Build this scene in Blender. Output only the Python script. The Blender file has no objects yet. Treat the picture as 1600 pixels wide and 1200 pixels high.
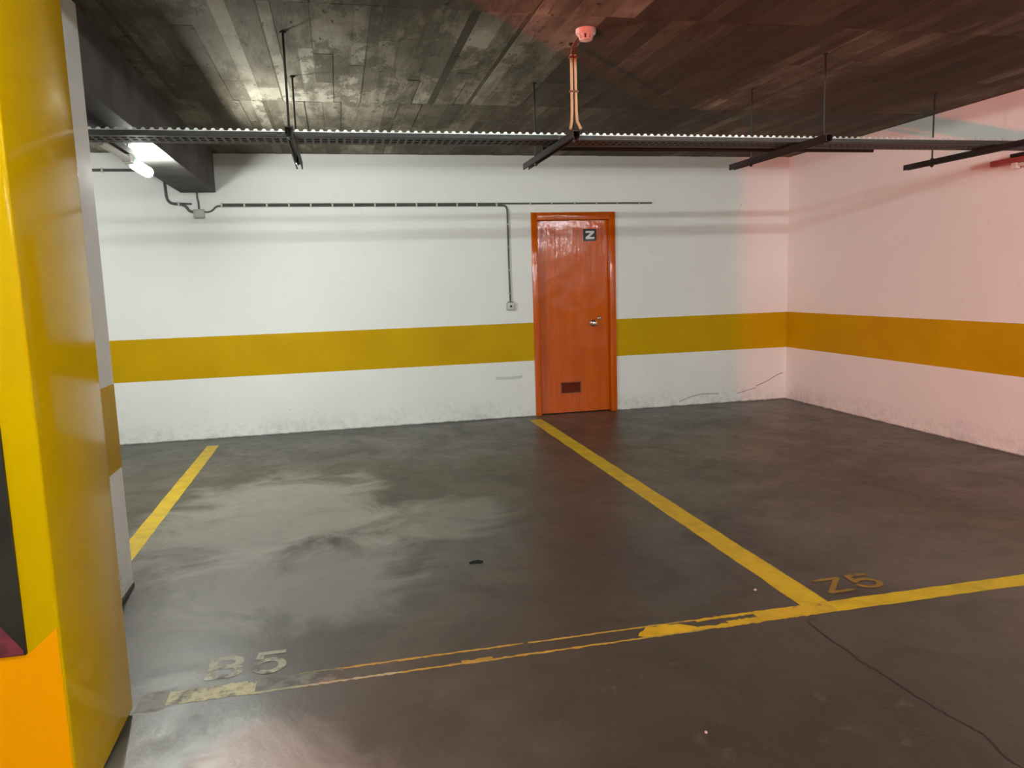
import bpy, bmesh, math, random
from mathutils import Vector, Matrix
random.seed(7)
scene = bpy.context.scene
COL = scene.collection

# ------------------------------------------------------------------ camera
F_PX, YAW, PITCH, ROLL = 1185.96, 0.2204, 0.1314, -0.0312
CAM = Vector((-4.9964, -7.8019, 1.42))
cy, sy, cp, sp = math.cos(YAW), math.sin(YAW), math.cos(PITCH), math.sin(PITCH)
fwd = Vector((sy*cp, cy*cp, -sp)); right = Vector((cy, -sy, 0)); up = right.cross(fwd)
cr, sr = math.cos(ROLL), math.sin(ROLL)
r2 = cr*right + sr*up; u2 = -sr*right + cr*up
cam_data = bpy.data.cameras.new('camera')
cam_data.sensor_fit = 'HORIZONTAL'; cam_data.sensor_width = 36.0
cam_data.lens = F_PX/1600*36.0
cam_data.clip_start = 0.05; cam_data.clip_end = 100
cam = bpy.data.objects.new('camera', cam_data); COL.objects.link(cam)
cam.matrix_world = Matrix(((r2.x, u2.x, -fwd.x, CAM.x), (r2.y, u2.y, -fwd.y, CAM.y),
                           (r2.z, u2.z, -fwd.z, CAM.z), (0, 0, 0, 1)))
scene.camera = cam

# ------------------------------------------------------------------ world, exposure, lights
world = bpy.data.worlds.new('world'); scene.world = world
world.use_nodes = True
world.node_tree.nodes['Background'].inputs[0].default_value = (0.02, 0.02, 0.02, 1)
world.node_tree.nodes['Background'].inputs[1].default_value = 1.0
vs = scene.view_settings
vs.view_transform = 'Standard'; vs.look = 'None'; vs.gamma = 1.0; vs.use_curve_mapping = False
vs.exposure = 0.0
TUBE_ROW_POWER = 210.0      # nearer row
TUBE_ROW2_POWER = 430.0      # emission strength of the ceiling tubes over the lane
LEFT_TUBE_POWER = 690.0    # emission strength of the lit lamp under the beam
RED_POWER = 1020.0          # the red tail light of a car standing left of the camera

red = bpy.data.lights.new('red_tail_light', 'SPOT'); red.energy = RED_POWER
red.color = (1.0, 0.09, 0.045); red.shadow_soft_size = 0.006
red.spot_size = math.radians(76); red.spot_blend = 1.0
red_o = bpy.data.objects.new('red_tail_light', red); COL.objects.link(red_o)
red_o.location = (-7.25, -7.38, 0.92)
red_o.rotation_euler = Vector((math.sin(math.radians(57)), math.cos(math.radians(57)), .12)).to_track_quat('-Z', 'Y').to_euler()

# ------------------------------------------------------------------ helpers
class MB:
    def __init__(self): self.v = []; self.f = []; self.t = []
    def quad(self, a, b, c, d, tone=0.5):
        n = len(self.v); self.v += [a, b, c, d]; self.f.append((n, n+1, n+2, n+3)); self.t.append(tone)
    def poly(self, pts, tone=0.5):
        n = len(self.v); self.v += list(pts); self.f.append(tuple(range(n, n+len(pts)))); self.t.append(tone)
    def box(self, x0, x1, y0, y1, z0, z1, tone=0.5, bevel=0.0):
        if bevel > 0:
            bm = bmesh.new()
            bmesh.ops.create_cube(bm, size=1)
            for v in bm.verts:
                v.co = Vector((x0+(v.co.x+.5)*(x1-x0), y0+(v.co.y+.5)*(y1-y0), z0+(v.co.z+.5)*(z1-z0)))
            bmesh.ops.bevel(bm, geom=list(bm.edges), offset=bevel, segments=3, affect='EDGES', profile=0.5)
            self.bm(bm, tone); return
        n = len(self.v)
        self.v += [(x0,y0,z0),(x1,y0,z0),(x1,y1,z0),(x0,y1,z0),(x0,y0,z1),(x1,y0,z1),(x1,y1,z1),(x0,y1,z1)]
        for f in ((3,2,1,0),(4,5,6,7),(0,1,5,4),(1,2,6,5),(2,3,7,6),(3,0,4,7)):
            self.f.append(tuple(n+i for i in f)); self.t.append(tone)
    def bm(self, bm, tone=0.5):
        n = len(self.v); bm.verts.index_update()
        self.v += [tuple(v.co) for v in bm.verts]
        for f in bm.faces: self.f.append(tuple(n+v.index for v in f.verts)); self.t.append(tone)
        bm.free()
    def prism(self, outline, y0, y1):          # outline in (x, z), extruded along y
        n = len(self.v); k = len(outline)
        self.v += [(x, y0, z) for x, z in outline] + [(x, y1, z) for x, z in outline]
        self.f.append(tuple(n+i for i in range(k))); self.t.append(.5)
        self.f.append(tuple(n+k+i for i in reversed(range(k)))); self.t.append(.5)
        for i in range(k):
            j = (i+1) % k
            self.f.append((n+j, n+i, n+k+i, n+k+j)); self.t.append(.5)
    def tube(self, pts, r, seg=10, caps=True):
        pts = [Vector(p) for p in pts]; n0 = len(self.v)
        prev = None
        for i, p in enumerate(pts):
            if i == 0: d = pts[1]-p
            elif i == len(pts)-1: d = p-pts[i-1]
            else: d = (p-pts[i-1]).normalized()+(pts[i+1]-p).normalized()
            d.normalize()
            if prev is None:
                a = Vector((0,0,1)) if abs(d.z) < .9 else Vector((1,0,0))
                u = d.cross(a).normalized()
            else:
                u = (prev - d*prev.dot(d)).normalized()
            prev = u; w = d.cross(u)
            for k in range(seg):
                t = 2*math.pi*k/seg
                self.v.append(tuple(p + r*(math.cos(t)*u+math.sin(t)*w)))
        for i in range(len(pts)-1):
            for k in range(seg):
                a = n0+i*seg+k; b = n0+i*seg+(k+1) % seg
                self.f.append((a, b, b+seg, a+seg)); self.t.append(.5)
        if caps:
            self.f.append(tuple(n0+k for k in reversed(range(seg)))); self.t.append(.5)
            e = n0+(len(pts)-1)*seg
            self.f.append(tuple(e+k for k in range(seg))); self.t.append(.5)
    def lathe(self, prof, center, axis='z', seg=24):
        n0 = len(self.v); c = Vector(center)
        for r, h in prof:
            for k in range(seg):
                t = 2*math.pi*k/seg; a, b = r*math.cos(t), r*math.sin(t)
                self.v.append(tuple(c + (Vector((a, b, h)) if axis == 'z' else Vector((a, h, b)))))
        for i in range(len(prof)-1):
            for k in range(seg):
                a = n0+i*seg+k; b = n0+i*seg+(k+1) % seg
                self.f.append((a, b, b+seg, a+seg)); self.t.append(.5)
        self.f.append(tuple(n0+k for k in reversed(range(seg)))); self.t.append(.5)
        e = n0+(len(prof)-1)*seg
        self.f.append(tuple(e+k for k in range(seg))); self.t.append(.5)
    def build(self, name, mat, parent=None, smooth=False, kind=None, label=None):
        me = bpy.data.meshes.new(name); me.from_pydata(self.v, [], self.f)
        bm = bmesh.new(); bm.from_mesh(me)
        bmesh.ops.recalc_face_normals(bm, faces=bm.faces); bm.to_mesh(me); bm.free()
        at = me.attributes.new('tone', 'FLOAT', 'FACE')
        at.data.foreach_set('value', self.t)
        if smooth:
            me.polygons.foreach_set('use_smooth', [True]*len(me.polygons))
            me.set_sharp_from_angle(angle=math.radians(40))
        me.materials.append(mat)
        o = bpy.data.objects.new(name, me); COL.objects.link(o)
        if parent is not None:
            o.parent = parent
            o.matrix_parent_inverse = Matrix.Translation(-parent.location)
        if kind: o['kind'] = kind
        if label: o['label'] = label
        return o

def tag(o, label, cat, group=None):
    o['label'] = label; o['category'] = cat
    if group: o['group'] = group
    return o
def thing(name, loc, label, cat, group=None):
    o = bpy.data.objects.new(name, None); COL.objects.link(o); o.location = loc
    o.empty_display_size = .1
    return tag(o, label, cat, group)
def copy_tree(o, delta, label, group=None):
    def cp_(a, parent):
        c = a.copy(); COL.objects.link(c)
        if parent is not None:
            c.parent = parent; c.matrix_parent_inverse = a.matrix_parent_inverse.copy()
        for ch in a.children: cp_(ch, c)
        return c
    c = cp_(o, None); c.location = o.location + Vector(delta); c['label'] = label
    if group: c['group'] = group
    return c

# ------------------------------------------------------------------ materials
class NT:
    def __init__(self, name):
        self.m = bpy.data.materials.new(name); self.m.use_nodes = True
        self.t = self.m.node_tree; self.b = self.t.nodes['Principled BSDF']
        self.out = self.t.nodes['Material Output']; self.pos_ = None
    def n(self, typ, **kw):
        x = self.t.nodes.new(typ)
        for k, v in kw.items(): setattr(x, k, v)
        return x
    def l(self, a, b): self.t.links.new(a, b)
    def put(self, sock, v):
        if isinstance(v, bpy.types.NodeSocket): self.l(v, sock)
        elif v is not None:
            if hasattr(sock.default_value, '__len__') and len(sock.default_value) == 4 and len(v) == 3: v = (*v, 1)
            sock.default_value = v
    def pos(self):
        if self.pos_ is None: self.pos_ = self.n('ShaderNodeNewGeometry').outputs['Position']
        return self.pos_
    def scaled(self, s, off=(0, 0, 0)):
        m = self.n('ShaderNodeMapping'); self.l(self.pos(), m.inputs[0])
        m.inputs['Scale'].default_value = s; m.inputs['Location'].default_value = off
        return m.outputs[0]
    def noise(self, scale, detail=4, rough=.55, vec=None, dist=0):
        x = self.n('ShaderNodeTexNoise'); self.l(vec if vec else self.pos(), x.inputs['Vector'])
        x.inputs['Scale'].default_value = scale; x.inputs['Detail'].default_value = detail
        x.inputs['Roughness'].default_value = rough; x.inputs['Distortion'].default_value = dist
        return x.outputs['Fac']
    def ramp(self, f, stops):
        r = self.n('ShaderNodeValToRGB'); self.l(f, r.inputs[0]); e = r.color_ramp.elements
        while len(e) < len(stops): e.new(.5)
        for i, (p, c) in enumerate(stops):
            e[i].position = p
            if not hasattr(c, '__len__'): c = (c, c, c)
            e[i].color = (*c[:3], 1)
        return r.outputs[0]
    def rng(self, f, a, b, c=0., d=1., smooth=False):
        r = self.n('ShaderNodeMapRange'); r.clamp = True
        if smooth: r.interpolation_type = 'SMOOTHSTEP'
        self.put(r.inputs['Value'], f)
        for k, v in zip(('From Min', 'From Max', 'To Min', 'To Max'), (a, b, c, d)): r.inputs[k].default_value = v
        return r.outputs[0]
    def math(self, op, a, b=None):
        m = self.n('ShaderNodeMath', operation=op); self.put(m.inputs[0], a)
        if b is not None: self.put(m.inputs[1], b)
        return m.outputs[0]
    def mix(self, f, a, b, mode='MIX'):
        m = self.n('ShaderNodeMix', data_type='RGBA', blend_type=mode)
        self.put(m.inputs[0], f); self.put(m.inputs[6], a); self.put(m.inputs[7], b)
        return m.outputs[2]
    def sep(self):
        s = self.n('ShaderNodeSeparateXYZ'); self.l(self.pos(), s.inputs[0]); return s.outputs
    def attr(self):
        a = self.n('ShaderNodeAttribute'); a.attribute_name = 'tone'; return a.outputs['Fac']
    def bump(self, h, strength=.2, dist=.01):
        b = self.n('ShaderNodeBump'); b.inputs['Strength'].default_value = strength; b.inputs['Distance'].default_value = dist
        self.l(h, b.inputs['Height']); self.l(b.outputs[0], self.b.inputs['Normal'])
    def done(self, color=None, rough=None, spec=None, metal=None, coat=None):
        self.put(self.b.inputs['Base Color'], color); self.put(self.b.inputs['Roughness'], rough)
        self.put(self.b.inputs['Specular IOR Level'], spec); self.put(self.b.inputs['Metallic'], metal)
        if coat is not None:
            self.b.inputs['Coat Weight'].default_value = coat[0]; self.b.inputs['Coat Roughness'].default_value = coat[1]
        return self.m

def m_white_wall():
    t = NT('white_wall_paint')
    big = t.noise(.9, 3); fine = t.noise(28, 5, .65)
    col = t.mix(t.rng(big, .35, .7), (.83, .84, .81), (.78, .795, .765))
    col = t.mix(t.rng(t.noise(5, 6, .7), .60, .78, 0, .22), col, (.42, .43, .40))
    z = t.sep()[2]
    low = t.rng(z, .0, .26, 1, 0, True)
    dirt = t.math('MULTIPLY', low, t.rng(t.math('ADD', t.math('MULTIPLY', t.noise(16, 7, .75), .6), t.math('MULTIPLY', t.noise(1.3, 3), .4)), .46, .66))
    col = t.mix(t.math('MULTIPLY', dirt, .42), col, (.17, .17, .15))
    spots = t.math('MULTIPLY', t.rng(t.noise(60, 2, .5), .69, .73), t.rng(z, .1, .55, .8, 0))
    col = t.mix(spots, col, (.10, .10, .09))
    base = t.rng(t.math('ADD', z, t.math('MULTIPLY', t.noise(9, 4), .03)), .016, .030, .85, 0)
    col = t.mix(base, col, (.07, .07, .06))
    t.bump(t.math('ADD', t.noise(6, 3), t.math('MULTIPLY', fine, .35)), .22, .012)
    return t.done(col, .62, .3)

def m_yellow(name, a, b, rough, bumps=.12, coat=None, stains=.15):
    t = NT(name)
    col = t.mix(t.rng(t.noise(2.2, 4), .35, .7), a, b)
    col = t.mix(t.rng(t.noise(18, 6, .7), .60, .8, 0, stains), col, tuple(c*.4 for c in a))
    t.bump(t.math('ADD', t.noise(5, 2), t.math('MULTIPLY', t.noise(40, 3), .15)), bumps, .012)
    return t.done(col, rough, .10, coat=coat)

def floor_colour(t):
    x, y, z = t.sep()
    n1 = t.noise(.55, 4, .55, dist=.6); n2 = t.noise(2.3, 6, .62, dist=.8); n3 = t.noise(11, 6, .7)
    col = t.ramp(n1, [(.30, (.034, .029, .020)), (.55, (.054, .048, .035)), (.75, (.084, .078, .061))])
    col = t.mix(t.rng(n2, .48, .72, 0, .55), col, (.024, .021, .015))
    col = t.mix(t.rng(n3, .58, .78, 0, .40), col, (.15, .145, .12))
    st = t.noise(1.0, 5, .6, vec=t.scaled((4.5, .8, 1), (3, 1, 0)))
    col = t.mix(t.rng(st, .55, .75, 0, .35), col, (.035, .033, .027))
    # oil stains left by parked cars
    def spot(cx, cyy, rx, ry):
        dx = t.math('DIVIDE', t.math('SUBTRACT', x, cx), rx); dy = t.math('DIVIDE', t.math('SUBTRACT', y, cyy), ry)
        d = t.math('ADD', t.math('MULTIPLY', dx, dx), t.math('MULTIPLY', dy, dy))
        d = t.math('ADD', d, t.math('MULTIPLY', t.math('SUBTRACT', n2, .5), 3.2))
        return t.rng(d, .2, 1.3, 1, 0, True)
    for cx, cyy, rx, ry, a in ((-1.55, -1.05, .75, .30, .75), (-3.3, -1.1, .6, .35, .5), (-4.2, -2.2, .8, .5, .45), (-3.75, -3.9, .35, .75, .5)):
        col = t.mix(t.math('MULTIPLY', spot(cx, cyy, rx, ry), a), col, (.022, .020, .016))
    for cx, cyy, rx, ry, a in ((-5.5, -2.8, .9, 1.0, .55), (-5.3, -4.0, .7, .6, .45), (-5.45, -5.75, .5, .5, .6), (-4.5, -3.2, .5, .5, .25)):  # light dust and the lamp's glare, painted as paler patches
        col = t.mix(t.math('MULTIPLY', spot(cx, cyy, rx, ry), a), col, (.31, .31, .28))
    return col, n2, n3
def m_floor():
    t = NT('worn_concrete_floor')
    col, n2, n3 = floor_colour(t)
    r = t.math('ADD', t.rng(n2, .3, .75, .29, .46), t.rng(n3, .5, .75, 0, .14))
    t.bump(t.math('ADD', t.math('ADD', n2, t.math('MULTIPLY', n3, .35)), t.math('MULTIPLY', t.noise(48, 6, .75), .22)), .26, .012)
    return t.done(col, r, .5)
def m_road_paint(name, colour, wear):
    """floor paint that lets the concrete through where it is worn (wear 0..1)"""
    t = NT(name)
    col, n2, n3 = floor_colour(t)
    w = t.noise(17, 7, .72); w2 = t.noise(4, 4)
    k = t.math('ADD', t.math('MULTIPLY', w, .65), t.math('MULTIPLY', w2, .35))
    thr = .30 + .40*wear
    mask = t.rng(k, thr-.05, thr+.05, 0, 1)
    pc = t.mix(t.rng(t.noise(9, 5), .4, .7), colour, tuple(c*.72 for c in colour))
    c = t.mix(mask, col, pc)
    t.bump(t.math('ADD', n2, t.math('MULTIPLY', mask, .2)), .15, .01)
    return t.done(c, .5, .4)

def m_ceiling():
    t = NT('board_marked_concrete')
    tone = t.attr()
    v = t.scaled((5, .9, 1))
    st = t.noise(1.6, 6, .65, vec=v)
    bl = t.noise(1.1, 5, .6); fi = t.noise(22, 6, .7)
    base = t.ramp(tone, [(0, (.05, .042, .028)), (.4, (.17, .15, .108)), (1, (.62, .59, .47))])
    bl2 = t.noise(.7, 6, .62, vec=t.scaled((1.6, .7, 1), (2, 5, 0)))
    col = t.mix(t.rng(bl2, .46, .58, 0, .72), base, (.072, .056, .034))
    col = t.mix(t.rng(bl, .50, .60, 0, .45), col, (.070, .058, .039))
    col = t.mix(t.rng(st, .50, .66, 0, .6), col, (.050, .040, .026))
    patch = t.noise(2.2, 6, .7, vec=t.scaled((3.2, .8, 1), (7, 1, 0)))
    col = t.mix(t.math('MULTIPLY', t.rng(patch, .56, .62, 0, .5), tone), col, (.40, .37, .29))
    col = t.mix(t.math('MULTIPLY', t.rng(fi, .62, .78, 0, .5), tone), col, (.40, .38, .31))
    crust = t.noise(1.3, 8, .72, vec=t.scaled((2.2, .9, 1), (4, 2, 0)))
    col = t.mix(t.rng(crust, .535, .555, 0, .6), col, (.088, .074, .050))
    pits = t.noise(30, 2, .5, vec=t.scaled((1, .45, 1)))
    col = t.mix(t.rng(pits, .70, .74, 0, .8), col, (.03, .026, .02))
    t.bump(t.math('ADD', st, t.math('MULTIPLY', fi, .4)), .35, .02)
    return t.done(col, .8, .2)

def m_plain(name, col, rough=.5, metal=0., spec=.5, var=.15, scale=12, coat=None):
    t = NT(name)
    c = t.mix(t.rng(t.noise(scale, 4), .35, .7), col, tuple(x*(1-var) for x in col))
    return t.done(c, rough, spec, metal, coat)
def m_emit(name, col, strength):
    t = NT(name); t.b.inputs['Emission Color'].default_value = (*col, 1); t.b.inputs['Emission Strength'].default_value = strength
    return t.done((.9, .9, .9), .4)

WHITE = m_white_wall()
STRIPE = m_yellow('yellow_wall_stripe', (.57, .345, .0), (.51, .30, .0), .5)
GLOSS_Y = m_yellow('glossy_yellow_paint', (.62, .38, .0), (.57, .34, .0), .11, .03, None, .04)
ORANGE = m_yellow('red_lit_yellow_paint', (.95, .34, .0), (.92, .32, .0), .30, .10, None, .03)
FLOOR = m_floor()
PAINT = m_road_paint('yellow_line_paint', (.56, .38, .01), -.05)
PAINT_MID = m_road_paint('worn_yellow_line_paint', (.52, .34, .015), .20)
PAINT_OLD = m_road_paint('flaked_pale_line_paint', (.52, .46, .24), .50)
PAINT_PALE = m_road_paint('faded_pale_paint', (.42, .40, .28), .42)
PAINT_BROWN = m_road_paint('faded_brown_yellow_paint', (.25, .145, .02), .30)
CEIL = m_ceiling()
BEAM = m_plain('dark_concrete', (.12, .116, .107), .75, 0, .2, .45, 3)
GALV = m_plain('galvanised_steel', (.62, .63, .60), .35, .6, .5, .3, 30)
TRAYSHADED = m_plain('shaded_galvanised_steel', (.045, .043, .038), .5, .2, .5, .35, 30)  # same steel as the lip, with the tray's shade in its colour
DARKSTEEL = m_plain('dark_painted_steel', (.020, .011, .010), .5, .1, .5, .3, 20)
ROD = m_plain('blackened_rod', (.03, .028, .026), .5, .5, .5, .2, 30)
CONDUIT = m_plain('grey_conduit', (.10, .10, .088), .5, 0, .4, .25, 20)
CLIP = m_plain('pale_clip', (.55, .55, .50), .5, 0, .4, .1)
BOXGREY = m_plain('grey_plastic', (.42, .42, .39), .5, 0, .4, .12)
SWITCH = m_plain('switch_plastic', (.60, .61, .54), .4, 0, .4, .08)
BLACK = m_plain('black_plastic', (.012, .012, .012), .4, 0, .5, .2)
LETTER = m_plain('white_lettering', (.86, .87, .84), .5, 0, .3, .05)
PVC = m_plain('beige_pipe', (.50, .42, .24), .5, 0, .4, .15)
WIRE = m_plain('brown_wire', (.16, .07, .03), .5, 0, .4, .2)
DETECT = m_plain('white_detector_plastic', (.80, .76, .72), .4, 0, .4, .05)
LAMPWHITE = m_plain('white_enamel', (.80, .80, .78), .35, 0, .5, .05)
MINT = m_plain('mint_lamp_holder', (.50, .82, .68), .4, 0, .4, .05)
REDENAMEL = m_plain('dull_red_enamel', (.42, .10, .08), .4, 0, .5, .15)
CHROME = m_plain('polished_metal', (.72, .66, .60), .14, 1., .5, .05)
TUBE = m_emit('lit_tube', (.95, 1.0, .965), TUBE_ROW_POWER)
TUBE2 = m_emit('lit_tube_far', (.95, 1.0, .965), TUBE_ROW2_POWER)
TUBE_L = m_emit('lit_lamp', (.98, 1.0, .95), LEFT_TUBE_POWER)
PANEL = m_plain('dark_board', (.028, .023, .015), .45, 0, .3, .4, 8)
PANELRED = m_plain('red_print', (.22, .03, .045), .4, 0, .5, .6, 25)

def m_door():
    t = NT('orange_door_paint')
    v = t.scaled((6, 1, .8))
    col = t.mix(t.rng(t.noise(1.5, 4, .6, vec=v), .35, .7), (.60, .10, .0), (.52, .08, .0))
    t.bump(t.math('ADD', t.noise(3.2, 3, .5), t.math('MULTIPLY', t.noise(4, 4, .6, vec=v), .3)), .42, .02)
    return t.done(col, .11, .5)
DOOR = m_door()
DOORDARK = m_plain('dark_red_vent', (.20, .030, .008), .4, 0, .4, .2)

# ------------------------------------------------------------------ structure
H = 2.72
XL, YB = -14.0, -15.0      # left wall and the wall behind the camera
S0, S1 = .601, 1.004       # yellow stripe

m = MB(); m.box(XL-.2, .2, YB-.2, .3, -.2, 0); floor = m.build('floor', FLOOR, kind='structure')
floor['label'] = 'dark worn glossy concrete parking floor'

# ceiling: board-marked slab, one relief mesh
m = MB()
seams = [YB-.1, -12.0, -10.0, -8.03, -6.03, -4.03, -2.13, .1]
for a, b in zip(seams[:-1], seams[1:]):
    x = .1
    while x > XL-.1:
        ptone = min(1, max(.10, random.gauss(.62 if x < -3.4 else .24, .13)))  # lamp light fading to the right is put into the board tone
        xe = x-random.choice((.26, .40, .52, .52, .66))
        w = random.choice((.006, .010, .03, .05))              # mortar line between the panels
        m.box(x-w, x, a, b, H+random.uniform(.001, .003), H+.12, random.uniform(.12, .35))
        xx = x-w
        while xx > xe+1e-4:
            bw = random.uniform(.07, .13)
            if xx-bw < xe+.05: bw = xx-xe
            yy = a
            while yy < b-1e-4:
                ln = random.uniform(.35, 1.9)
                if yy+ln > b-.3: ln = b-yy
                m.box(xx-bw, xx, yy+.004, yy+ln-.002, H+random.uniform(0, .003), H+.12,
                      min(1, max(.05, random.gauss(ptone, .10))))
                yy += ln
            xx -= bw
        x = xe
m.box(XL-.2, .2, YB-.2, .3, H+.006, H+.2, .1)
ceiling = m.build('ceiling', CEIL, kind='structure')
ceiling['label'] = 'dark board-marked concrete ceiling slab'
m = MB(); m.box(-6.38, -6.066, -3.9, 0, 2.362, H+.01, bevel=.006)
m.build('beam', BEAM, ceiling, label='dark concrete beam dropping below the slab')
m = MB(); m.box(XL, 0, -5.55, -5.30, 2.627, H+.01, .2)
m.build('shallow_beam', CEIL, ceiling, label='shallow rib across the slab')

# back wall with the door opening
DX0, DX1, DZ = -2.985, -2.080, 2.136
def wall_with_hole(z0, z1, y0, y1, m):
    m.box(XL-.2, DX0, y0, y1, z0, z1); m.box(DX1, .2, y0, y1, z0, z1)
m = MB(); wall_with_hole(0, DZ, 0, .25, m); m.box(XL-.2, .2, 0, .25, DZ, H+.1)
wall_back = m.build('wall_back', WHITE, kind='structure'); wall_back['label'] = 'white back wall with yellow stripe and orange door'
m = MB(); m.box(XL, DX0, -.0012, .01, S0, S1); m.box(DX1, 0, -.0012, .01, S0, S1)
m.build('painted_stripe', STRIPE, wall_back, label='yellow painted stripe')
m = MB(); m.box(0, .2, YB-.2, 0, 0, H+.1)
wall_right = m.build('wall_right', WHITE, kind='structure'); wall_right['label'] = 'white right wall with yellow stripe'
m = MB(); m.box(-.0012, .01, YB, 0, S0, S1)
m.build('painted_stripe', STRIPE, wall_right, label='yellow painted stripe')
m = MB(); m.box(XL-.2, XL, YB-.2, 0, 0, H+.1)
m.build('wall_left', WHITE, kind='structure')['label'] = 'white left wall'
m = MB(); m.box(XL-.2, .2, YB-.2, YB, 0, H+.1)
m.build('wall_front', WHITE, kind='structure')['label'] = 'white wall behind the camera'
# scuffs and scratches low on the walls (thin marks)
m = MB()
def mark_back(pts, w):
    for (x0, z0), (x1, z1) in zip(pts[:-1], pts[1:]):
        m.quad((x0, -.0008, z0-w), (x1, -.0008, z1-w), (x1, -.0008, z1+w), (x0, -.0008, z0+w))
mark_back([(-.38, .17), (-.25, .215), (-.10, .29), (-.04, .305)], .006)
mark_back([(-.62, .10), (-.48, .13), (-.38, .15)], .004)
mark_back([(-1.33, .05), (-1.2, .095), (-1.05, .12), (-.85, .11)], .005)
mark_back([(-.70, .43), (-.68, .36)], .004)
mark_back([(-.62, 2.10), (-.60, 2.2), (-.58, 2.21)], .003)
m.build('scuff_mark', m_plain('scuff_grey', (.42, .42, .39), .7, 0, .2, .4, 40), wall_back, label='thin grey scuff marks')

m = MB(); mark_back([(-3.42, .435), (-3.3, .428), (-3.2, .43), (-3.13, .436)], .016)
m.build('scuff_mark', m_plain('scuff_pale', (.66, .67, .64), .7, 0, .2, .2, 40), wall_back, label='pale grey smudge left of the door')

# ------------------------------------------------------------------ floor paint
Z1 = .0004
ZC = [0]
def zup():
    ZC[0] += 1; return Z1 + .00002*ZC[0]
def strip(m, x0, x1, y0, y1, jag=.0, n=1):
    """thin painted strip with ragged ends/edges, lying on the floor"""
    z = zup(); lo, hi = [], []
    for i in range(n+1):
        x = x0+(x1-x0)*i/n
        lo.append((x, y0+random.uniform(-jag, jag), z)); hi.append((x, y1+random.uniform(-jag, jag), z))
    for i in range(n): m.quad(lo[i], lo[i+1], hi[i+1], hi[i])
def vstrip(m, x0, x1, y0, y1, jag, n):
    z = zup()
    for i in range(n):
        a, b = y0+(y1-y0)*i/n, y0+(y1-y0)*(i+1)/n
        if i == 0: l0, r0 = x0, x1
        l1, r1 = x0+random.uniform(-jag, jag), x1+random.uniform(-jag, jag)
        m.quad((l0, a, z), (r0, a, z), (r1, b, z), (l1, b, z)); l0, r0 = l1, r1
m = MB(); vstrip(m, -6.272, -6.165, -3.86, -.36, .002, 40)
m.build('parking_line', PAINT, floor, label='bright yellow bay line beside the white column')
m = MB(); vstrip(m, -3.122, -2.988, -5.02, -.20, .003, 60)
m.build('parking_line', PAINT, floor, label='yellow bay line running from the door')
m = MB(); FY0, FY1 = -5.112, -5.012
strip(m, -3.00, 0, FY0, FY1, .003, 60)
m.build('parking_line', PAINT, floor, label='yellow front line of the right bay')
m = MB(); strip(m, -3.36, -3.00, FY0, FY1, .005, 30)
strip(m, -3.50, -3.36, FY0, FY0+.05, .006, 12); strip(m, -3.62, -3.36, FY1-.022, FY1, .004, 16)
strip(m, -3.72, -3.5, FY0, FY0+.03, .006, 14)
m.build('worn_line', PAINT_MID, floor, label='chipped yellow front line')
m = MB()
blob = [(-3.90, -5.085), (-3.885, -5.06), (-3.86, -5.045), (-3.84, -5.02), (-3.80, -5.03), (-3.77, -5.018), (-3.73, -5.03), (-3.70, -5.028), (-3.665, -5.055), (-3.64, -5.075), (-3.63, -5.10), (-3.70, -5.105), (-3.78, -5.112), (-3.86, -5.112)]
zb = zup(); m.poly([(x, y, zb) for x, y in blob])
m.build('paint_patch', PAINT, floor, label='bright yellow remnant of the front line')
m = MB()
strip(m, -5.22, -4.36, FY1-.010, FY1+.003, .004, 60); strip(m, -4.34, -3.62, FY1-.011, FY1+.001, .003, 50)
strip(m, -4.85, -3.62, FY0-.003, FY0+.011, .004, 80)
strip(m, -4.62, -4.50, FY0, FY0+.024, .006, 10)
m.build('line_edge', m_road_paint('thin_yellow_edge', (.42, .29, .04), .20), floor, label='thin remaining edges of the worn front line')
m = MB(); strip(m, -5.40, -4.85, FY0-.002, FY0+.012, .004, 40)
m.build('line_edge', m_road_paint('thin_pale_edge', (.42, .38, .22), .2), floor, label='thin pale edge of the worn front line')
m = MB(); strip(m, -5.668, -5.40, FY0, FY1-.004, .004, 30); strip(m, -5.40, -5.37, FY0+.02, FY1-.02, .012, 4)
strip(m, -5.40, -5.30, FY0, FY0+.03, .006, 8)
m.build('worn_line', PAINT_OLD, floor, label='pale flaked end of the front line')
m = MB(); strip(m, -5.765, -5.668, FY0-.02, FY1+.01, .012, 10); strip(m, -5.37, -5.06, FY0+.01, FY1, .004, 10)
m.build('worn_line', m_road_paint('ghost_line', (.20, .185, .145), .52), floor, label='almost vanished part of the front line')

def stroke(m, pts, w):
    z = zup()
    for a, b in zip(pts[:-1], pts[1:]):
        a, b = Vector(a), Vector(b); d = (b-a).normalized(); n = Vector((-d.y, d.x))*w/2; e = d*w*.35
        p = [a-e+n, a-e-n, b+e-n, b+e+n]
        m.poly([(q.x, q.y, z) for q in p])
        z = zup()
def arc(cx, cyy, rx, ry, a0, a1, n=10):
    return [(cx+rx*math.cos(math.radians(a0+(a1-a0)*i/n)), cyy+ry*math.sin(math.radians(a0+(a1-a0)*i/n))) for i in range(n+1)]
def five(x, y, w, h):
    return [(x+w*.95, y+h), (x+w*.12, y+h), (x+w*.05, y+h*.52)] + arc(x+w*.48, y+h*.32, w*.50, h*.32, 110, -170, 14)
def bee(x, y, w, h):
    return [[(x, y), (x, y+h)], [(x, y+h)] + arc(x+w*.6, y+h*.76, w*.38, h*.24, 90, -90, 8) + [(x, y+h*.52)],
            [(x, y+h*.52)] + arc(x+w*.62, y+h*.26, w*.42, h*.26, 90, -90, 8) + [(x, y)]]
m = MB()
for s in bee(-5.548, -4.955, .10, .145): stroke(m, s, .030)
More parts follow.
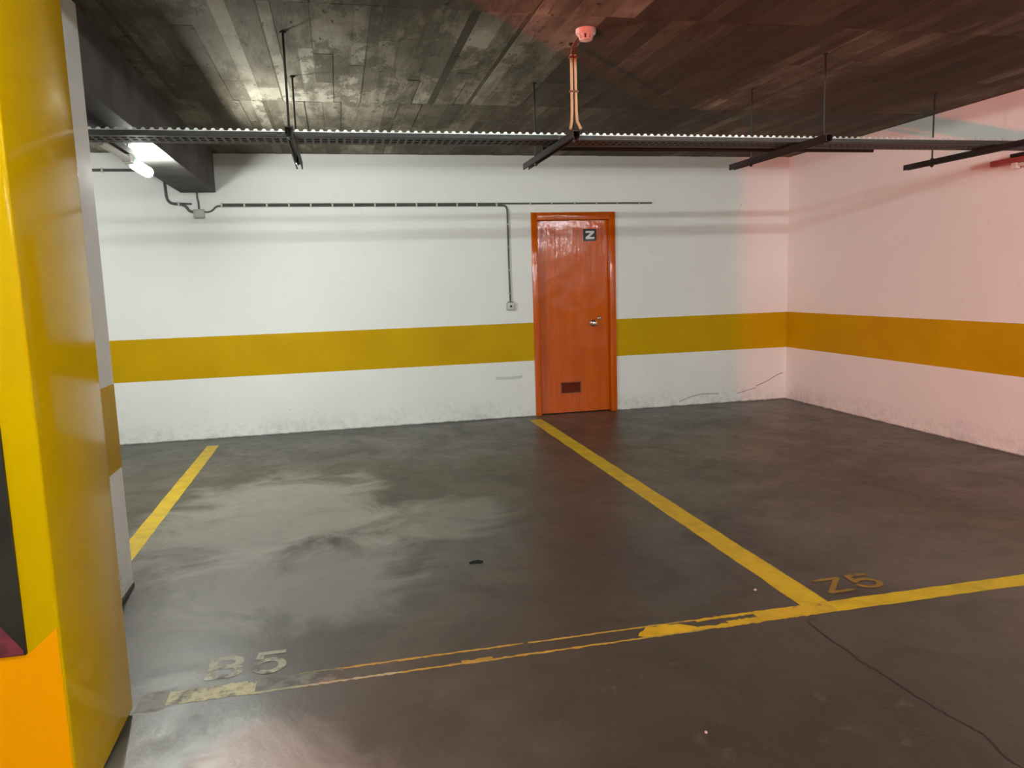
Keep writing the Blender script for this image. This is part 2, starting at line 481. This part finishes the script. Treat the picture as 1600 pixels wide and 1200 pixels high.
m.build('bay_letter', PAINT_PALE, floor, label='faded painted letter B')
m = MB(); stroke(m, five(-5.385, -4.965, .10, .155), .028)
m.build('bay_digit', PAINT_PALE, floor, label='faded painted digit 5 after the B')
m = MB(); stroke(m, [(-2.905, -4.80), (-2.79, -4.80), (-2.915, -4.935), (-2.80, -4.935)], .026)
m.build('bay_letter', PAINT_BROWN, floor, label='faded yellow letter Z')
m = MB(); stroke(m, five(-2.745, -4.935, .11, .14), .026)
m.build('bay_digit', PAINT_BROWN, floor, label='faded yellow digit 5 after the Z')
# crack in the slab
m = MB()
cr_pts = [(-3.10, -5.12), (-3.187, -5.16), (-3.197, -5.30), (-3.192, -5.40), (-3.199, -5.49), (-3.184, -5.60), (-3.178, -5.73), (-3.166, -5.86), (-3.15, -5.94), (-3.138, -6.00), (-3.17, -6.09), (-3.15, -6.3), (-3.18, -6.8)]
fine_pts = []
for (xa, ya), (xb, yb) in zip(cr_pts[:-1], cr_pts[1:]):
    for k in range(5): fine_pts.append((xa+(xb-xa)*k/5+random.uniform(-.004, .004), ya+(yb-ya)*k/5))
for (xa, ya), (xb, yb) in zip(fine_pts[:-1], fine_pts[1:]):
    w = random.uniform(.0015, .0045)
    m.quad((xa-w, ya, .0008), (xa+w, ya, .0008), (xb+w, yb, .0008), (xb-w, yb, .0008))
m.build('floor_crack', BLACK, floor, label='thin dark crack in the floor')

# ------------------------------------------------------------------ columns
YX0, YX1, YY0, YY1 = -6.40, -5.765, -5.674, -5.118
yc = thing('yellow_column', (-6.08, -5.4, 0), 'glossy yellow painted column in the left foreground', 'column')
m = MB(); m.box(YX0, YX1, YY0, YY1, .012, H-.001, bevel=.010); m.build('shaft', GLOSS_Y, yc, smooth=True)
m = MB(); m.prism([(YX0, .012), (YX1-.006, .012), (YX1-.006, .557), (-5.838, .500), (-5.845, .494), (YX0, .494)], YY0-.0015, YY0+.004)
m.build('red_lit_base', ORANGE, yc, label='orange lower front face, red light painted as colour')  # red light on the lower front face, put into its colour
m = MB(); m.box(YX0+.012, YX1-.012, YY0+.012, YY1-.012, 0, .014); m.build('foot', BEAM, yc, label='dark concrete foot')
pb = MB(); pb.box(-6.33, -5.846, YY0-.010, YY0+.004, .496, 1.75, bevel=.002)
panel = pb.build('notice_board', PANEL, yc, label='dark board on the front face')
m = MB(); m.poly([(-6.33, YY0-.0108, .499), (-5.852, YY0-.0108, .499), (-5.852, YY0-.0108, .512), (-5.905, YY0-.0108, .592), (-6.33, YY0-.0108, .9)])
m.build('red_print', PANELRED, panel, label='red print at the foot of the board')
m = MB()
for a, b in zip([(-5.50, 2.70), (-5.49, 2.64), (-5.466, 2.55), (-5.452, 2.46), (-5.445, 2.37)], [(-5.49, 2.64), (-5.466, 2.55), (-5.452, 2.46), (-5.445, 2.37), (-5.436, 2.26)]):
    m.quad((YX1+.0008, a[0], a[1]), (YX1+.0008, a[0]+.006, a[1]), (YX1+.0008, b[0]+.006, b[1]), (YX1+.0008, b[0], b[1]))

wc = thing('white_column', (-6.22, -4.4, 0), 'white painted column with yellow stripe behind the yellow column', 'column')
m = MB(); m.box(-6.38, -6.06, -5.10, -3.885, .0, H-.001, bevel=.006); m.build('shaft', WHITE, wc, smooth=True)
m = MB(); m.box(-6.3812, -6.0588, -5.1012, -3.8838, S0, S1+.006, bevel=.006); m.build('painted_stripe', STRIPE, wc, smooth=True, label='yellow painted stripe')
m = MB(); m.box(-6.383, -6.057, -5.103, -3.882, .0, .022, bevel=.004); m.build('foot_shade', BEAM, wc, label='dark strip painted for the shade at the foot')  # dark strip stands in for the shadow line at the column foot

m = MB(); m.box(-9.0, -6.812, -6.90, -6.74, 0, 1.45, bevel=.006)  # unseen block, added to keep red light off the yellow column
tag(m.build('red_light_blocker', WHITE, smooth=True), 'unseen block added left of the camera to stop the red light', 'light blocker')

# ------------------------------------------------------------------ door
door = MB()
door.box(-2.994, -2.930, -.018, .10, 0, 2.145, bevel=.004)
door.box(-2.138, -2.072, -.018, .10, 0, 2.145, bevel=.004)
door.box(-2.931, -2.137, -.018, .10, 2.066, 2.145, bevel=.004)
door_1 = door.build('door_1', DOOR, kind='structure', smooth=True)
door_1['label'] = 'orange door with its frame in the back wall'
m = MB(); m.box(-2.945, -2.918, .030, .075, 0, 2.08); m.box(-2.150, -2.128, .030, .075, 0, 2.08); m.box(-2.945, -2.128, .030, .075, 2.045, 2.08)
LY = .045
# leaf with a hole for the vent grille
VX0, VX1, VZ0, VZ1 = -2.693, -2.470, .222, .338
m = MB()
m.box(-2.928, VX0, LY, LY+.045, .010, 2.062); m.box(VX1, -2.140, LY, LY+.045, .010, 2.062)
m.box(VX0, VX1, LY, LY+.045, .010, VZ0); m.box(VX0, VX1, LY, LY+.045, VZ1, 2.062)
m.build('door_leaf', DOOR, door_1)
m = MB(); m.box(-2.930, -2.138, LY+.05, LY+.07, 0, 2.10); m.build('backing', BLACK, door_1)
g = MB(); g.box(VX0-.004, VX0+.010, LY-.003, LY+.03, VZ0, VZ1); g.box(VX1-.010, VX1+.004, LY-.003, LY+.03, VZ0, VZ1)
g.box(VX0-.004, VX1+.004, LY-.003, LY+.03, VZ0-.004, VZ0+.008); g.box(VX0-.004, VX1+.004, LY-.003, LY+.03, VZ1-.008, VZ1+.004)
grille = g.build('vent_grille', DOORDARK, door_1, label='dark red vent grille')
for k in range(6):
    z = VZ0+.014+k*.0165
    m = MB(); n = len(m.v)
    m.v += [(VX0+.01, LY+.004, z), (VX1-.01, LY+.004, z), (VX1-.01, LY+.022, z+.013), (VX0+.01, LY+.022, z+.013),
            (VX0+.01, LY+.004, z+.002), (VX1-.01, LY+.004, z+.002), (VX1-.01, LY+.022, z+.015), (VX0+.01, LY+.022, z+.015)]
    for f in ((0,1,2,3),(4,7,6,5),(0,4,5,1),(1,5,6,2),(2,6,7,3),(3,7,4,0)): m.f.append(f); m.t.append(.5)
    m.build('slat', DOORDARK, grille)
m = MB(); m.box(-2.412, -2.264, LY-.006, LY, 1.845, 1.972, bevel=.0015)
sign = m.build('door_sign', BLACK, door_1, label='small black sign with a white letter Z')
m = MB()
zx0, zx1, zz0, zz1, zt = -2.386, -2.288, 1.866, 1.951, .021
m.prism([(zx0, zz0), (zx1, zz0), (zx1, zz0+zt), (zx0+.040, zz0+zt), (zx1-.002, zz1-zt), (zx1-.002, zz1), (zx0, zz1), (zx0, zz1-zt), (zx1-.042, zz1-zt), (zx0, zz0+zt)], LY-.0075, LY-.0055)
m.build('letter', LETTER, sign)
m = MB(); kx, kz = -2.318, .970
m.lathe([(.036, 0), (.036, -.006), (.030, -.010), (.014, -.012), (.013, -.030), (.026, -.038), (.031, -.050), (.028, -.062), (.015, -.068)], (kx, LY, kz), 'y', 28)
m.build('door_knob', CHROME, door_1, smooth=True, label='round polished metal knob')
m = MB(); m.lathe([(.023, 0), (.023, -.006), (.018, -.010), (.010, -.011)], (-2.247, LY, 1.020), 'y', 20)
lock = m.build('lock', CHROME, door_1, smooth=True, label='round metal lock cylinder')
m = MB(); m.box(-2.250, -2.244, LY-.0125, LY-.0105, 1.008, 1.030); m.build('keyhole', BLACK, lock)

# ------------------------------------------------------------------ conduits on the back wall
def bend(p0, c, p1, n=6):
    p0, c, p1 = Vector(p0), Vector(c), Vector(p1); return [tuple((1-t)**2*p0+2*t*(1-t)*c+t*t*p1) for t in [i/n for i in range(n+1)]]
CY = -.014
cd = thing('wall_conduit', (-4.6, 0, 2.22), 'long grey twin conduit along the upper back wall, dropping to the small switch', 'conduit')
m = MB(); m.tube([(-6.02, CY, 2.2515), (-3.2, CY, 2.237), (-1.650, CY, 2.233)], .0085); m.build('upper_pipe', CONDUIT, cd, smooth=True)
m = MB(); m.tube([(-6.06, CY, 2.235), (-3.31, CY, 2.2185)] + bend((-3.29, CY, 2.2185), (-3.247, CY, 2.2185), (-3.245, CY, 2.165))[1:] + [(-3.245, CY, 1.60), (-3.241, CY, 1.228)], .0085)
m.build('lower_pipe', CONDUIT, cd, smooth=True)
xs = [-6.02+.205*k for k in range(14)]
for x in xs:
    z = 2.243-(x+6.02)*.0055
    m = MB(); m.box(x-.008, x+.008, -.027, 0, z-.020, z+.022, bevel=.003); m.build('clip', CLIP, cd)
for x in (-3.0, -2.77, -2.52, -2.28, -2.05, -1.80):
    z = 2.237-(x+3.2)*.0026
    m = MB(); m.box(x-.007, x+.007, -.026, 0, z-.013, z+.013, bevel=.003); m.build('clip', CLIP, cd)
for z in (2.03, 1.80, 1.56, 1.32):
    m = MB(); m.box(-3.258, -3.230, -.026, 0, z-.006, z+.006, bevel=.003); m.build('clip', CLIP, cd)
m = MB(); m.box(-3.268, -3.216, -.027, 0, 1.222, 1.234, bevel=.002); m.build('pipe_entry', CONDUIT, cd)
m = MB(); m.tube([(-6.178, CY, 2.185)] + bend((-6.165, CY, 2.180), (-6.125, CY, 2.178), (-6.095, CY, 2.205)) + bend((-6.09, CY, 2.213), (-6.07, CY, 2.236), (-6.03, CY, 2.236))[1:], .008)
m.build('swan_neck', CONDUIT, cd, smooth=True)

c2 = thing('wall_conduit', (-6.7, 0, 2.4), 'grey conduit behind the lit lamp, curving down to the junction box', 'conduit')
m = MB(); m.tube([(-9.5, CY, 2.565), (-6.60, CY, 2.565)] + bend((-6.58, CY, 2.565), (-6.515, CY, 2.565), (-6.508, CY, 2.50)) + [(-6.505, CY, 2.40)] + bend((-6.502, CY, 2.33), (-6.495, CY, 2.262), (-6.43, CY, 2.258)) + [(-6.39, CY, 2.256)] + bend((-6.385, CY, 2.255), (-6.34, CY, 2.245), (-6.325, CY, 2.215)) + bend((-6.32, CY, 2.205), (-6.31, CY, 2.185), (-6.27, CY, 2.184))[1:], .013)
m.build('pipe', CONDUIT, c2, smooth=True)
m = MB(); m.tube([(-6.40, CY, 2.262), (-6.285, CY, 2.256)], .0085); m.build('stub_pipe', CONDUIT, c2, smooth=True)
for x, z in ((-7.03, 2.565), (-7.7, 2.565), (-8.4, 2.565), (-6.40, 2.258)):
    m = MB(); m.box(x-.009, x+.009, -.030, 0, z-.02, z+.02, bevel=.003); m.build('clip', CLIP, c2)
m = MB(); m.tube([(-6.225, CY, 2.205), (-6.224, CY, 2.26), (-6.232, CY, 2.31), (-6.232, CY, 2.365)], .008)
tag(m.build('wall_conduit', CONDUIT, smooth=True), 'short upright grey conduit from the junction box up to the beam end', 'conduit')

jb = thing('junction_box', (-6.225, 0, 2.165), 'grey square junction box on the wall under the beam end', 'box')
m = MB(); m.box(-6.274, -6.178, -.045, 0, 2.122, 2.206, bevel=.006); m.build('body', BOXGREY, jb, smooth=True)
m = MB(); m.box(-6.269, -6.183, -.052, -.044, 2.127, 2.201, bevel=.003); m.build('lid', BOXGREY, jb, smooth=True)

sw = thing('wall_switch', (-3.241, 0, 1.19), 'small pale square switch on the wall left of the orange door', 'switch')
m = MB(); m.box(-3.282, -3.200, -.032, 0, 1.146, 1.226, bevel=.005); m.build('body', BOXGREY, sw, smooth=True)
m = MB(); m.box(-3.276, -3.206, -.037, -.031, 1.152, 1.220, bevel=.003); m.build('cover', SWITCH, sw, smooth=True)
m = MB(); m.lathe([(.013, 0), (.013, -.003), (.010, -.004)], (-3.241, -.037, 1.186), 'y', 16); m.build('rocker', BLACK, sw)

# ------------------------------------------------------------------ cable tray and hangers
TY0, TY1, TZ0, TZ1 = -3.385, -3.165, 2.247, 2.288
TXA, TXB = -9.0, -.02
tray = thing('cable_tray', (-4.5, -3.25, TZ0), 'long perforated galvanised cable tray hanging across the bays', 'cable tray')
def rail(y, s):
    """side rail: solid web, and a toothed upper lip"""
    m = MB(); t = .0015
    m.box(TXA, TXB, y, y+t*s, TZ0, TZ0+.027)
    return m
def lip(y, s):
    m = MB(); p = .043; n = int((TXB-TXA)/p)
    m.box(TXA, TXB, min(y, y+.004*s)-.0015, max(y, y+.004*s)+.0015, TZ0+.0265, TZ0+.030)
    for k in range(n):
        x = TXA+k*p
        m.prism([(x, TZ0+.030), (x+.026, TZ0+.030), (x+.021, TZ1-.002), (x+.017, TZ1), (x+.009, TZ1), (x+.005, TZ1-.002)], y, y+.0025*s)
    return m
for y, s_ in ((TY0, 1), (TY1, -1)):
    rl_ = rail(y, s_).build('side_rail', TRAYSHADED, tray)
    lip(y, s_).build('toothed_lip', GALV, rl_, label='bright toothed upper lip')
m = MB(); p = .043; n = int((TXB-TXA)/p)
for ya, yb in ((TY0, TY0+.050), (-3.300, -3.275), (-3.240, -3.215), (TY1-.035, TY1)): m.box(TXA, TXB, ya, yb, TZ0, TZ0+.0015)
for k in range(n+1):
    x = TXA+k*p; m.box(x, x+.014, TY0, TY1, TZ0+.0002, TZ0+.0017)
m.build('perforated_base', TRAYSHADED, tray)
m = MB()
for i, (yy, r) in enumerate(((-3.33, .008), (-3.30, .010), (-3.27, .007), (-3.23, .009), (-3.20, .008))):
    pts = [(TXA+.1+k*.35, yy+.006*math.sin(k*1.3+i), TZ0+.003+r+.004*abs(math.sin(k*.9+i*2))) for k in range(26)]
    m.tube(pts, r, 8)
m.build('cable_bundle', BLACK, tray, smooth=True, label='dark cables lying in the tray', kind='stuff')
m = MB(); m.tube([(-3.68, -3.02, 2.2585), (-1.31, -3.055, 2.2585)], .012)
tag(m.build('steel_pipe', DARKSTEEL, smooth=True), 'dark thin pipe lying behind the tray near the back right corner', 'pipe')

def hanger_mb(h):
    m = MB(); y0, y1, w, z0, z1, t = -3.66, -2.50, .021, 2.207, 2.2465, .003
    m.box(-w, w, y0, y1, z1-t, z1); m.box(-w, -w+t, y0, y1, z0, z1); m.box(w-t, w, y0, y1, z0, z1)
    m.box(-w, -w+.009, y0, y1, z0, z0+t); m.box(w-.009, w, y0, y1, z0, z0+t)
    m.build('channel', DARKSTEEL, h)
    for y in (-3.605, -2.775):
        m = MB(); m.tube([(0, y, 2.19), (0, y, H+.004)], .006, 8); rod = m.build('threaded_rod', ROD, h, smooth=True)
        for r_, h_, z_, sg in ((.013, .010, 2.2465, 6), (.013, .010, 2.196, 6), (.016, .006, H-.006, 12)):
            m = MB(); m.lathe([(r_, 0), (r_, h_)], (0, y, z_), 'z', sg); m.build('nut', ROD, rod)
hang = thing('tray_hanger', (0, -3.2, 2.25), 'x', 'bracket', 'hangers carrying the cable tray')
hanger_mb(hang)
hang.location.x = -5.19; hang['label'] = 'dark tray hanger with two rods, the one nearest the lit lamp'
copy_tree(hang, (1.53, 0, 0), 'dark tray hanger below the round detector, the one with the beige pipe rising from it')
copy_tree(hang, (3.11, 0, 0), 'dark tray hanger in front of the back right corner of the room')
copy_tree(hang, (4.612, 0, 0), 'dark tray hanger at the far right, close to the right wall')

# ------------------------------------------------------------------ smoke detector and its pipe
det = thing('smoke_detector', (-3.655, -3.835, H), 'round white smoke detector on the ceiling', 'detector')
c = (-3.655, -3.835, H)
m = MB(); m.lathe([(.052, .006), (.053, -.010), (.051, -.022), (.046, -.026)], c, 'z', 32); m.build('base', DETECT, det, smooth=True)
m = MB(); m.lathe([(.030, -.024), (.030, -.046)], c, 'z', 24); m.build('chamber', BLACK, det, smooth=True)
m = MB()
for k in range(8):
    a = 2*math.pi*k/8
    bm = bmesh.new(); bmesh.ops.create_cube(bm, size=1)
    for v in bm.verts:
        s = 1.0 if v.co.z > 0 else .8
        v.co = Vector((.036*s+v.co.x*.010, v.co.y*.018*s, v.co.z*.022-.037))
        v.co = Matrix.Rotation(a, 3, 'Z') @ v.co + Vector(c)
    m.bm(bm)
m.build('vane', DETECT, det)
m = MB(); m.lathe([(.034, -.046), (.033, -.052), (.022, -.056)], c, 'z', 24); m.build('cap', DETECT, det, smooth=True)
px, py = -3.66, -3.605
pp = thing('riser_pipe', (px, py, 2.26), 'beige twin pipe rising from the tray hanger to the round detector', 'pipe')
for s in (-1, 1):
    m = MB(); m.tube([(px+s*.030, py-.045, 2.257), (px+s*.016, py-.026, 2.30), (px+s*.012, py-.024, 2.36), (px+s*.011, py-.024, 2.655)], .0085)
    m.build('pipe', PVC, pp, smooth=True)
for z in (2.46, 2.64):
    m = MB(); m.box(px-.026, px+.026, py-.034, py-.012, z-.006, z+.006, bevel=.003); m.build('clip', WIRE, pp)
m = MB(); m.tube([(px-.008, py-.016, 2.65), (px-.012, py-.05, 2.688), (px-.012, py-.10, 2.703), (px-.01, py-.15, 2.708), (px-.005, py-.19, 2.710)], .006)
m.tube([(px+.010, py-.016, 2.65), (px+.006, py-.04, 2.68), (px+.0, py-.09, 2.70), (px+.002, py-.18, 2.708)], .005)
m.build('wire', WIRE, pp, smooth=True)

# ------------------------------------------------------------------ lit lamp under the beam
LX, LZ = -6.222, 2.268
lamp = thing('batten_lamp', (LX, -2.3, 2.30), 'lit fluorescent batten lamp hanging under the dark beam', 'lamp')
m = MB(); m.prism([(LX-.030, LZ+.020), (LX+.030, LZ+.020), (LX+.022, LZ+.062), (LX-.022, LZ+.062)], -3.12, -2.36); m.build('housing', DARKSTEEL, lamp)
m = MB(); m.tube([(LX, -3.10, LZ-.006), (LX, -2.57, LZ-.006)], .020, 14); m.build('unlit_tube', LAMPWHITE, lamp, smooth=True, label='white unlit tube')
m = MB(); m.box(LX-.026, LX+.026, -2.57, -2.50, LZ-.028, LZ+.022, bevel=.004); m.build('socket', LAMPWHITE, lamp)
m = MB(); m.box(LX-.027, LX+.027, -2.50, -2.36, LZ-.030, LZ+.022, bevel=.005); m.build('lamp_holder', MINT, lamp, label='pale mint lamp holder')
m = MB(); m.tube([(LX, -2.36, LZ-.008), (LX, -2.34, LZ-.010), (LX, -2.02, LZ-.010), (LX, -2.00, LZ-.008)], .034, 18); m.build('lit_tube', TUBE_L, lamp, smooth=True, label='glowing white tube')
for y in (-2.81, -2.5):
    m = MB(); m.tube([(LX, y, LZ+.06), (LX, y, 2.364)], .004, 8); m.build('suspension', ROD, lamp, smooth=True)

# reddish lamp on the right wall, cut by the picture edge
rl = thing('wall_lamp', (0, -3.0, 2.21), 'dull red batten lamp on the right wall below the tray', 'lamp')
m = MB(); m.box(-.062, 0, -3.75, -2.78, 2.190, 2.232, bevel=.004); m.build('housing', REDENAMEL, rl)
m = MB(); m.tube([(-.045, -3.70, 2.176), (-.045, -3.02, 2.176)], .014, 12); m.build('tube', DETECT, rl, smooth=True)
m = MB(); m.box(-.062, -.028, -3.02, -2.97, 2.150, 2.192, bevel=.003); m.build('socket', DETECT, rl)
m = MB(); m.box(-.075, 0, -3.15, -2.97, 2.233, 2.256); m.build('mount', DARKSTEEL, rl, label='dark mounting block')

# ------------------------------------------------------------------ ceiling lamps over the lane, behind the camera's view
def ceiling_lamp(x, y, mat):
    t = thing('lane_lamp', (x, y, H), 'fluorescent batten over the lane, out of view above the camera', 'lamp', 'fluorescent battens over the lane')
    m = MB(); m.box(x-.62, x+.62, y-.035, y+.035, H-.045, H-.001); m.build('housing', LAMPWHITE, t)
    m = MB(); m.tube([(x-.6, y, H-.066), (x+.6, y, H-.066)], .016, 10); m.build('tube', mat, t, smooth=True)
    return t
for x in (-0.72, -2.9, -5.4, -8.4): ceiling_lamp(x, -7.2, TUBE)
for x in (-0.72, -2.9, -5.4, -8.4): ceiling_lamp(x, -11.5, TUBE2)

# ------------------------------------------------------------------ litter on the floor
m = MB()
m.poly([(-4.420, -4.088, .006), (-4.400, -4.100, .002), (-4.372, -4.104, .004), (-4.348, -4.092, .008), (-4.368, -4.082, .012), (-4.398, -4.078, .010)])
m.poly([(-4.420, -4.088, .0), (-4.400, -4.100, .0), (-4.372, -4.104, .0), (-4.348, -4.092, .0), (-4.368, -4.082, .0), (-4.398, -4.078, .0)])
for i in range(6):
    a, b = m.v[i], m.v[(i+1) % 6]; c_, d = m.v[6+(i+1) % 6], m.v[6+i]; m.quad(a, b, c_, d)
tag(m.build('leaf_scrap', BLACK), 'small black scrap on the floor in the middle of the left bay', 'litter')
PAPER = m_plain('dusty_paper', (.42, .42, .40), .6, 0, .2, .1)
def bit(x, y, r, label):
    m = MB(); m.lathe([(r, 0), (r*.9, .004), (r*.5, .006)], (x, y, 0), 'z', 7)
    tag(m.build('paper_bit', PAPER), label, 'litter')
bit(-3.22, -4.812, .007, 'tiny white bit on the floor left of the yellow line from the door')
bit(-3.948, -5.759, .005, 'tiny white bit on the floor in the foreground lane')
